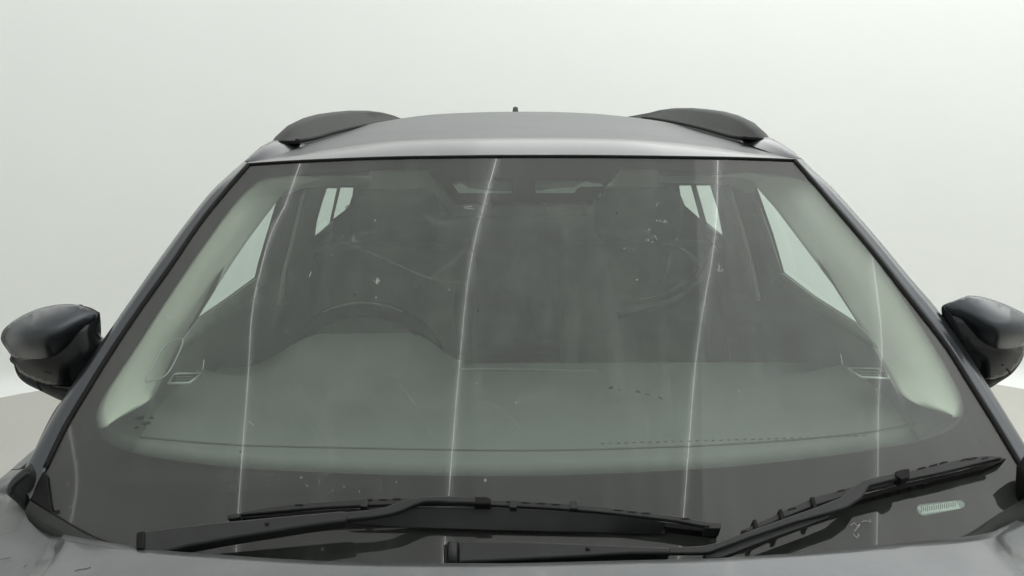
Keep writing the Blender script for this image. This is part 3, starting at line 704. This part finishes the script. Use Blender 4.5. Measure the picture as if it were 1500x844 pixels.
for (x0, x1, yt, yb) in ((333, 352, 753, 760), (1032, 1056, 764.5, 774)):
    ad(gl_slab('blade_end_cap', [(x0, yt+1), (x0+3, yt), (x1, yt-1 if x0 < 500 else yt+1.5), (x1, yb-2 if x0 < 500 else yb), (x0+3, yb), (x0, yb-1)], .028, .006, WIPERPL, w1, .001))
FH = lambda x, y: .026-.019*smooth(742+max(0, (x-700))*.07, 779, y)
FA = cr([(508, 765), (530, 758), (560, 753), (592, 747), (640, 743.5), (700, 743.5), (760, 745.5), (850, 751), (930, 758), (964, 763.5), (974, 768), (974, 777), (966, 780.5), (900, 780), (800, 778), (700, 775.5), (600, 772), (540, 769)], 3, True)
ad(gl_slab('blade_fairing', [tuple(p) for p in FA], FH, lambda x, y: FH(x, y)-.003, WIPERPL, w1, .001))
for x, y in ((527, 738.5), (746, 739.5), (835, 741)):
    ad(gl_slab('blade_clip', [(x, y-8), (x+11, y-7.5), (x+11, y+4), (x, y+3.5)], .034, .022, WIPERPL, w1, .001))
for x0, y0 in ((534, 731.2), (555, 730.8), (575, 730.3), (742, 733.6), (764, 735), (787, 736), (808, 737.5), (900, 746), (920, 748.5), (940, 750.5), (432, 738.6), (998, 758.5)):
    ad(gl_slab('blade_slot', [(x0, y0), (x0+12, y0+(.6 if x0 > 700 else -.4)), (x0+12, y0+2.1), (x0, y0+1.9)], .0318, .031, RUBBER, w1, 0))
ad(gl_slab('blade_joint', [(694, 727.5), (712, 727), (719, 730), (719, 738), (694, 738)], .046, .03, RUBBER, w1, .002))

w2 = empty('wiper', PG(665, 812, .02), car)
ad(gl_slab('wiper_arm', [(672, 793), (763, 792.5), (860, 796.5), (930, 799.5), (981, 801.5), (982, 810), (922, 810.5), (855, 814.5), (760, 819.5), (672, 823.5)], .044, .022, WIPERPL, w2, .003))
ad(tube('arm_hinge', [PG(664, 797, .036), PG(664, 826, .036)], .0085, WIPERPL, w2, 14))
ad(gl_slab('hinge_cover', [(650, 798), (655, 796), (656, 824), (650, 826)], .04, .01, RUBBER, w2, .001))
ad(tube('arm_screw', [PG(861, 804.5, .044), PG(861, 803.5, .0455)], .0035, RUBBER, w2))
ARM = [(980, 801.5), (1030, 799), (1052, 794), (1101, 776), (1163, 754), (1200, 741), (1232, 728), (1250, 713), (1262, 704), (1275, 700), (1313, 691.5), (1326, 691), (1329, 698), (1300, 704.5), (1274, 711), (1263, 728), (1243, 742), (1218, 750), (1163, 765), (1101, 786), (1040, 808.5), (1030, 810), (980, 810.5)]
ad(gl_slab('arm_rod', ARM, .044, .036, WIPERPL, w2, .002))
ARM2 = [(1030, 812), (1052, 806), (1101, 788), (1163, 767), (1212, 754), (1216, 757), (1165, 776), (1110, 796), (1060, 816), (1035, 818)]
ad(gl_slab('arm_rib', ARM2, .036, .026, WIPERPL, w2, .0015))
CT2 = [(1092, 774), (1105, 768), (1142, 751), (1190, 729), (1225, 719), (1262, 708), (1300, 700), (1332, 690), (1370, 681), (1405, 673), (1440, 667.5), (1468, 668.5)]
CB2 = [(1468, 671), (1440, 677), (1405, 686), (1370, 694), (1332, 702), (1300, 711), (1262, 720), (1225, 731), (1190, 742), (1142, 761), (1105, 776), (1092, 779)]
ad(gl_slab('blade_cover', [tuple(p) for p in cr(CT2, 3)]+[tuple(p) for p in cr(CB2, 3)], .031, .022, WIPERPL, w2, .0015))
ad(gl_slab('blade_rubber', [(1086, 777), (1142, 763), (1190, 747), (1262, 725), (1332, 706), (1405, 690), (1472, 671), (1474, 673), (1440, 688), (1405, 696), (1332, 713), (1262, 732), (1190, 753), (1142, 768), (1086, 781)], .015, .0005, RUBBER, w2, .0006))
for (x, y) in ((1143, 758), (1190, 740), (1105, 773)):
    ad(gl_slab('blade_clip', [(x-3, y-12), (x+3, y-13), (x+8, y+3), (x+2, y+5)], .036, .018, RUBBER, w2, .0015))
for (x, y, s_) in ((1160, 744, 1), (1232, 717.5, 1), (1350, 684.5, 1), (1367, 680.5, 1), (1382, 676.5, 1), (1412, 672, .7), (1424, 670.5, 1.2), (1443, 670, .8)):
    ad(gl_slab('blade_slot', [(x-6*s_, y+1.5), (x+6*s_, y-1.5), (x+6*s_, y+.5), (x-6*s_, y+3.6)], .0318, .031, RUBBER, w2, 0))
ad(gl_slab('blade_joint', [(1312, 690), (1327, 686), (1333, 687), (1333, 699), (1322, 703), (1312, 697)], .047, .028, RUBBER, w2, .0015))
for x, y in ((1262, 732), (1284, 727), (1304, 722), (1320, 717.5), (1336, 713.5), (1356, 709)):
    ad(gl_slab('blade_claw', [(x-2, y-5), (x+3, y-6), (x+3, y), (x-2, y+1)], .014, .002, RUBBER, w2, .0006))

# ---------------- mirrors
def Pm(pts): return [tuple(p) for p in cr(pts, 4, True)]
ml = empty('side_mirror', (-.9, .5, 1.1), car)
base = lambda x, y: .50
hous = Pm([(16, 520), (22, 536), (36, 549), (60, 560), (84, 566), (112, 566), (150, 552), (178, 512), (160, 500), (146.5, 490), (146, 466), (141, 457), (125, 450), (112, 447), (60, 470)])
ad(inflate('mirror_housing', hous, lambda x, y: .53, .055, 30, GLOSSBLK, ml, .04, step=4))
capl = Pm([(1, 495), (4, 485), (11, 477), (26, 466), (53, 453), (81, 446.5), (102, 445.5), (114, 447), (130, 453), (141, 462), (130, 482), (118, 502), (105, 518), (92, 528), (78, 534.5), (57, 533), (34, 527), (18, 522), (9, 511), (3, 502)])
def creaseL(x, y):
    # flatter facet towards the car past a soft crease
    cx = 80-12*math.cos((y-450)/85*math.pi*.5)+14*((y-490)/45)**2
    return .020*smooth(cx-4, cx+60, x)
ad(inflate('mirror_cap', capl, lambda x, y: .505, .085, 46, PAINT, ml, .02, 20, 4, creaseL))
ad(inflate('mirror_base', Pm([(20, 530), (30, 545), (60, 556), (100, 564), (140, 563), (150, 580), (120, 596), (92, 588), (62, 574), (38, 562), (25, 549)]), lambda x, y: .57, .05, 16, BLACKPL, ml, .04, step=4))
ad(tube('base_seam', [PY(x, y, .500) for x, y in [(54, 560), (55, 565), (62, 573)]], .0016, RUBBER, ml))
ad(inflate('mirror_rim', Pm([(112, 447), (130, 450), (143, 456.5), (147, 463), (146.5, 505), (128, 530), (120, 540), (112, 545), (117, 515), (132, 486), (140, 464), (128, 455)]), lambda x, y: .54, .03, 10, BLACKPL, ml, .03, step=3))
mr = empty('side_mirror', (.9, .5, 1.1), car)
housr = Pm([(1379, 452), (1384, 446), (1402, 441), (1440, 445), (1480, 465), (1500, 490), (1499, 520), (1485, 540), (1470, 551), (1449, 556), (1430, 552), (1400, 540), (1380, 510), (1380, 469)])
ad(inflate('mirror_housing', housr, lambda x, y: .53, .05, 26, GLOSSBLK, mr, .04, step=4))
capr = Pm([(1385, 450), (1396, 442), (1411, 435.5), (1421, 433), (1444, 436), (1473, 446), (1500, 459), (1520, 472), (1530, 486), (1522, 498), (1500, 506), (1480, 515), (1461, 521), (1444, 514.5), (1425, 502), (1406, 477), (1394, 461)])
def creaseR(x, y):
    cx = 1476-.0028*(y-490)**2*6-6
    return .022*smooth(cx+4, cx-60, x)
ad(inflate('mirror_cap', capr, lambda x, y: .505, .085, 46, PAINT, mr, .02, 20, 4, creaseR))
ad(inflate('mirror_base', Pm([(1440, 566), (1449, 569), (1464, 560), (1482, 548), (1496, 530), (1500, 516), (1488, 520), (1478, 538), (1460, 550), (1440, 553), (1425, 548), (1425, 560)]), lambda x, y: .57, .045, 12, BLACKPL, mr, .04, step=3))
ad(tube('base_seam', [PY(x, y, .505) for x, y in [(1474, 540), (1478, 544), (1480, 548)]], .0016, RUBBER, mr))

# ------------------------------------------------------------------ cabin
# side walls of the cabin: tumblehome planes with window openings
def sideg(sx): return lambda q: (.70-.30*(q.z-1.05))-sx*q.x
def side_pt(sx): return lambda px, py: solve(px, py, sideg(sx), 1.2, 7)
def yz(sx, y, z, off=0.): return Vector((sx*(.70-.30*(z-1.05)-off), y, z))
TRI_L = [(404.5, 296), (349, 371), (290, 465), (331, 437), (373, 406), (378, 385), (390, 344)]
TRI_R = [(1109, 275), (1136, 306), (1179, 363), (1219, 416), (1256, 473), (1192, 432), (1149, 399), (1133, 343)]
RW_L = [[(479, 276), (493.5, 276), (482, 329), (461.6, 345), (464, 325), (472, 297)], [(499, 275), (517.6, 275), (516, 287), (510.5, 304), (488, 321)]]
RW_R = [[(995, 272), (1012, 272), (1025, 320), (1003, 301), (997, 286)], [(1020, 272), (1040, 272), (1051, 306), (1058, 344), (1035, 326)]]
for sx, tri, rws in ((-1, TRI_L, RW_L), (1, TRI_R, RW_R)):
    fn = side_pt(sx)
    def hole(px):
        return [((q := fn(x, y)).y*100, q.z*100) for x, y in px]
    holes = [hole(tri)]+[hole(h) for h in rws]
    yz0 = [(97, 45), (97, 103.5), (28, 103.5), (32, 107), (38, 112), (48, 120), (70, 131), (94, 138), (104, 145), (112, 150.5), (345, 150.5), (345, 45)]
    v2, fs, _ = cdt(yz0, 7, holes)
    pan = link('cabin_side_trim', [yz(sx, p[0]/100, p[1]/100) for p in v2], fs, DARKTRIM, car, True)
    # window panes
    for k, h in enumerate(holes):
        V = [yz(sx, a/100, b/100, 0) for a, b in h]
        link('side_window', V, [list(range(len(V)))], SGLASS, pan, False)
    # lighter grey belt rail under the front window
    if sx < 0:
        belt = [(291, 467), (331, 440), (374, 409), (400, 400), (390, 425), (345, 456), (300, 488), (262, 512), (272, 492)]
        strip = [(447, 277), (441, 305), (433, 345), (424, 378), (418, 400), (416, 447), (406, 447), (410, 425), (415, 395), (424, 362), (433, 325), (441, 290)]
        panel = [(447, 280), (470, 276), (462, 330), (458, 380), (455, 430), (417, 447), (421, 400), (434, 345)]
        dim = [(398, 330), (418, 300), (412, 345), (402, 390), (396, 428), (380, 412), (388, 370)]
        low = [(461, 347), (487, 324), (487, 352), (461, 372)]
    else:
        belt = [(1255, 475), (1192, 435), (1149, 402), (1125, 392), (1150, 425), (1195, 455), (1240, 482), (1285, 510), (1272, 492)]
        strip = [(1069, 270), (1078, 300), (1088, 330), (1097, 365), (1107, 405), (1114, 441), (1106, 440), (1098, 400), (1091, 365), (1083, 330), (1074, 296)]
        panel = [(1068, 270), (1082, 330), (1097, 400), (1105, 438), (1085, 440), (1066, 420), (1064, 380), (1062, 330), (1054, 275)]
        dim = [(1100, 285), (1112, 300), (1130, 350), (1145, 398), (1130, 420), (1118, 380), (1108, 330)]
        low = [(1058, 346), (1035, 329), (1036, 348), (1058, 366)]
    def off(d): 
        g = lambda q: (.70-d-.30*(q.z-1.05))-sx*q.x
        return lambda px, py: solve(px, py, g, 1.2, 7)
    sheet('belt_rail', belt, off(.008), 12, MIDTRIM, pan, solid=.004)
    sheet('seat_belt', dim, off(.02), 12, MIDTRIM, pan, solid=.003)
    sheet('pillar_panel', panel, off(.02), 12, MIDTRIM, pan, solid=.004)
    sheet('pillar_edge_strip', strip, off(.035), 8, LIGHTTRIM, pan, solid=.004)
    top_ = [(402, 258), (560, 258), (560, 271), (476, 271.5), (440, 276), (412, 290)] if sx < 0 else [(1120, 258), (965, 258), (965, 268), (1045, 269), (1075, 274), (1100, 284)]
    sheet('roof_lining_edge', top_, off(.012), 12, LINER, pan, solid=.003)
    sheet('window_lower_trim', low, off(.012), 12, MIDTRIM, pan, solid=.004)
    # A-pillar trim, from the glass edge to the front window
    if sx < 0:
        po = [(372, 257), (330, 300), (285, 362), (235, 436), (190, 508), (160, 556), (136, 600), (138, 626), (160, 625)]
        pi = [(470, 262), (420, 280), (404.5, 297), (349, 372), (290, 466), (262, 512), (243, 548), (228, 570), (214, 590), (150, 627)]
    else:
        po = [(1170, 255), (1210, 285), (1250, 332), (1300, 400), (1350, 474), (1392, 545), (1414, 585), (1418, 606), (1395, 612)]
        pi = [(1040, 258), (1095, 262), (1109, 275), (1136, 306), (1179, 363), (1219, 416), (1256, 473), (1280, 515), (1302, 548), (1318, 575), (1345, 593), (1402, 612)]
    A_ = cr(po, 5); B_ = cr(pi, 5); n = 40; rows = []
    def at_(L, s): k = s*(len(L)-1); a = int(k); b = min(a+1, len(L)-1); return L[a].lerp(L[b], k-a)
    for i in range(n+1):
        p = at_(A_, i/n); q = at_(B_, i/n); dy = .02+.13*math.sin(math.pi*min(1, (1-i/n)*1.6+.0)*.5)
        a = PG(p[0], p[1], -.016); bq = PG(q[0], q[1], -.02); b = PY(q[0], q[1], bq.y+dy); mid = a.lerp(b, .5)
        cvx = .012
        rows.append([a, a.lerp(b, .2)+Vector((-sx*cvx*.4, -cvx*.5, cvx*.4)), a.lerp(b, .45)+Vector((-sx*cvx*.5, -cvx, cvx*.5)), a.lerp(b, .7)+Vector((-sx*cvx*.4, -cvx*.7, cvx*.4)), a.lerp(b, .9), b, b+Vector((sx*.01, .03, -.0))])
    ap = grid('a_pillar_trim', rows, LIGHTTRIM, car)
# trim details: small panel outlines and badge on the left trim, round lens
def on_trim(px, py): q = PG(px, py, -.02); return PY(px, py, q.y+.015)
tube('trim_panel_line', [on_trim(x, y) for x, y in cr([(213, 560), (240, 552), (256, 530), (268, 497), (243, 505), (230, 525), (213, 557)], 4)], .0012, CHROME, car)

# dashboard height field
def dz(x, y):
    z = 1.000+.045*smooth(.05, .55, y)
    z += .075*smooth(-.64, -.46, x)*(1-smooth(-.26, -.12, x))*smooth(.62, .98, y)
    z += .010*smooth(.24, .27, y)*(1-smooth(.27, .60, y))+.006*smooth(.33, .345, y)
    return z+.065*smooth(.48, .72, abs(x))*smooth(.25, .5, y)*(1-smooth(.72, .93, y))
DY1 = lambda x: .985+.02*math.cos(x*2)
rows = []
for i in range(61):
    x = -.87+1.74*i/60; y0 = max(.02, .02+.17*x*x)
    col = []
    for j in range(41):
        y = y0+(DY1(x)-y0)*j/40; z = dz(x, y)
        zg = ZB+(y-CC*x*x-DD*x**4)/S-.03     # stay under the glass
        col.append(Vector((x, y, min(z, zg))))
    e = col[-1]; col += [e+Vector((0, .012, -.006)), e+Vector((0, .02, -.03)), e+Vector((0, .03, -.35))]
    rows.append(col)
dash = grid('dashboard', rows, DASH, car)
def dg(off_=0): return lambda q: q.z-dz(q.x, q.y)-off_
def dpt(px, py, off_=.003): return solve(px, py, dg(off_), 1.5, 3.4)
# vents on the dash ends
for pts in ([(247, 562), (254, 549), (262, 547.5), (295, 547.5), (277, 561.5)], [(1242, 540.5), (1284, 540), (1291, 542), (1302, 555), (1262, 553)]):
    cx = sum(p[0] for p in pts)/5; cy = sum(p[1] for p in pts)/5
    yv = min(dpt(x, y, .01).y for x, y in pts)
    f = lambda x, y, o_=0.: PY(x, y, .47-(y-cy)*.005-o_)
    v = slab('air_vent', pts, f, lambda x, y: f(x, y, -.03), RUBBER, car, 0)
    tube('vent_frame', [f(x, y, .004) for x, y in pts], .0026, CHROME, v, closed=True)
    for k in range(1, 5):
        yy = (549 if cx < 700 else 541.5)+k*2.5
        x0 = min(p[0] for p in pts)+10+k*(0 if cx < 700 else 2); x1 = max(p[0] for p in pts)-13
        tube('vent_slat', [f(x0, yy, .003), f(x1, yy, .003)], .0009, MIDTRIM, v, 6)
tube('dash_crease', [dpt(x, y, .001) for x, y in cr([(200, 640), (350, 652), (550, 657), (765, 660), (950, 656), (1100, 649), (1250, 636), (1340, 620)], 6)], .0022, DARKTRIM, dash)
V, F = [], []
for k in range(34):
    x = 880+k*11.6; yc = 650-(x-880)*.030
    a, b = tube('', [dpt(x, yc, .001), dpt(x+5, yc-.15, .001)], .0013, None, None, 5, bm_only=True); n = len(V); V += a; F += [[i+n for i in f] for f in b]
link('dash_stitching', V, F, DARKTRIM, dash)
tube('screen_edge_highlight', [PY(x, y, .93) for x, y in cr([(664, 539), (680, 540.5), (765, 541.5), (870, 543), (877, 540)], 4)], .0024, DASHL, dash)  # pale line painted as the highlight on the screen's top edge
tube('screen_lower_edge', [PY(x, y, .86) for x, y in cr([(682, 558), (690, 574), (706, 583), (765, 583), (855, 583), (862, 580)], 4)], .0018, DASHL, dash)
box('infotainment_screen', PY(770, 566, .955), (.30, .03, .05), DASH, dash, .008)

# steering wheel (right-hand drive: left of the picture)
WC = PY(530, 455, 1.22)+Vector((0, .02, 0)); rim = []; R_ = .185
tilt = math.radians(24); c0 = WC-Vector((0, -math.sin(tilt), math.cos(tilt)))*R_*1.0
for k in range(48):
    a = 2*math.pi*k/48; rim.append(c0+Vector((R_*math.cos(a), -math.sin(tilt)*math.sin(a)*R_*-1*-1, math.cos(tilt)*math.sin(a)*R_)))
sw = empty('steering_wheel', c0, car)
ad(tube('wheel_rim', rim, .021, RUBBER, sw, 12, True))
ad(tube('painted_rim_highlight', [p+Vector((0, -.011, .0175)) for p in rim[3:22]], .0034, DASHL, sw, 6))  # pale tube painted as the highlight along the upper rim
ad(box('wheel_hub', c0, (.15, .05, .13), DARKTRIM, sw, .02, tilt))
for s in (-1, 1): ad(tube('wheel_spoke', [c0+Vector((s*.06, 0, .01)), c0+Vector((s*.175, 0, .015))], .013, DARKTRIM, sw))

# seats
def seat(cx):
    s = empty('front_seat', (cx, 1.75, .45), car)
    ad(box('seat_base', Vector((cx, 1.55, .55)), (.50, .52, .20), SEAT, s, .06))
    ad(box('seat_backrest', Vector((cx, 1.86, .90)), (.50, .15, .62), SEAT, s, .065, math.radians(-14)))
    ad(box('headrest', Vector((cx, 1.98, 1.275)), (.27, .10, .17), SEAT, s, .045, math.radians(-10)))
    for d in (-.06, .06): ad(tube('headrest_post', [(cx+d, 1.96, 1.14), (cx+d, 1.97, 1.24)], .006, CHROME, s))
    for d in (-1, 1): ad(tube('seat_bolster', [Vector((cx+d*.20, 1.72, .62)), Vector((cx+d*.225, 1.78, .85)), Vector((cx+d*.20, 1.86, 1.08)), Vector((cx+d*.12, 1.90, 1.17))], .032, SEAT, s, 10))
    return s
s1 = seat(-.38); s2 = seat(.38)
# pale curved seams on the passenger backrest
def sp_(x, y): return PY(x, y, 1.70)
ad(tube('seat_seam', [sp_(x, y) for x, y in cr([(968, 357), (985, 357), (1005, 370), (1028, 396)], 5)], .0022, MIDTRIM, s2))
ad(tube('seat_side_piping', [sp_(x, y) for x, y in cr([(1034, 368), (1026, 395), (1008, 420), (980, 440), (945, 452), (905, 462)], 5)], .011, DARKTRIM, s2, 10))
ad(tube('seat_seam', [sp_(x, y) for x, y in cr([(1022, 378), (1012, 398), (990, 417), (965, 430), (935, 439)], 5)], .0016, MIDTRIM, s2))
rb = empty('rear_bench', (0, 2.6, .5), car)
ad(box('bench_backrest', Vector((0, 2.72, .92)), (1.18, .16, .52), SEAT, rb, .06, math.radians(-14)))
ad(box('bench_base', Vector((0, 2.42, .55)), (1.2, .5, .18), SEAT, rb, .06))
for cx in (-.38, 0, .38): ad(box('headrest', Vector((cx, 2.83, 1.17)), (.25, .10, .10), SEAT, rb, .04, math.radians(-12)))
# rear closing trim: pale upper, dark lower
hl = []
for j, r in enumerate(RR[5:]):
    hl.append([Vector((q.x*.93, q.y, q.z-.035)) for q in r])
grid('headliner', hl, LINER, car)
grid('tailgate_trim', [[Vector((x*w_, 3.47-.10*(z_-1.1)-.02*abs(x)**3, z_)) for x in [k/8-1 for k in range(17)]] for z_, w_ in ((1.08, .735), (1.16, .715), (1.24, .69), (1.31, .665), (1.37, .635), (1.40, .60))], LINER, car, solid=.012)
box('tailgate_lower_trim', Vector((0, 3.52, .74)), (1.50, .04, .80), MIDTRIM, car, .015)
box('cabin_floor', Vector((0, 1.8, .36)), (1.44, 3.4, .04), DARKTRIM, car, .01)
box('firewall', Vector((0, .12, .66)), (1.5, .04, .56), DARKTRIM, car, .01)

# rear-view mirror and its housing behind the cut-out of the border
rm = empty('rear_view_mirror', PY(766, 270, .95), car)
fm_ = lambda x, y: .955
ad(inflate('mirror_body', [(660, 250), (662, 268), (668, 272), (674, 268), (680, 271), (686, 275), (711, 279), (745, 280), (790, 279), (813, 276), (842, 274), (852, 268), (859, 266), (868, 268), (884, 269), (886, 258), (880, 246), (765, 240), (665, 244)], fm_, .02, 8, DARKTRIM, rm, .02, step=5))
ad(slab('mirror_stem', [(751, 269), (779, 269), (782, 274), (782, 290), (757, 291), (752, 288)], lambda x, y: PY(x, y, .925), lambda x, y: PY(x, y, .96), RUBBER, rm, .002))
ad(slab('pale_backing_plate', [(660, 262), (882, 264), (880, 288), (660, 290)], lambda x, y: PY(x, y, .978), lambda x, y: PY(x, y, .985), PLATE, rm, .001))  # pale plate added behind the mirror to brighten the border's cut-outs
ad(slab('mirror_edge_glint', [(882, 273), (888, 267.5), (900, 269), (893, 273)], lambda x, y: PY(x, y, .94), lambda x, y: PY(x, y, .945), GLINT_WHITE, rm, 0))  # white plate painted as the glint on the mirror's edge
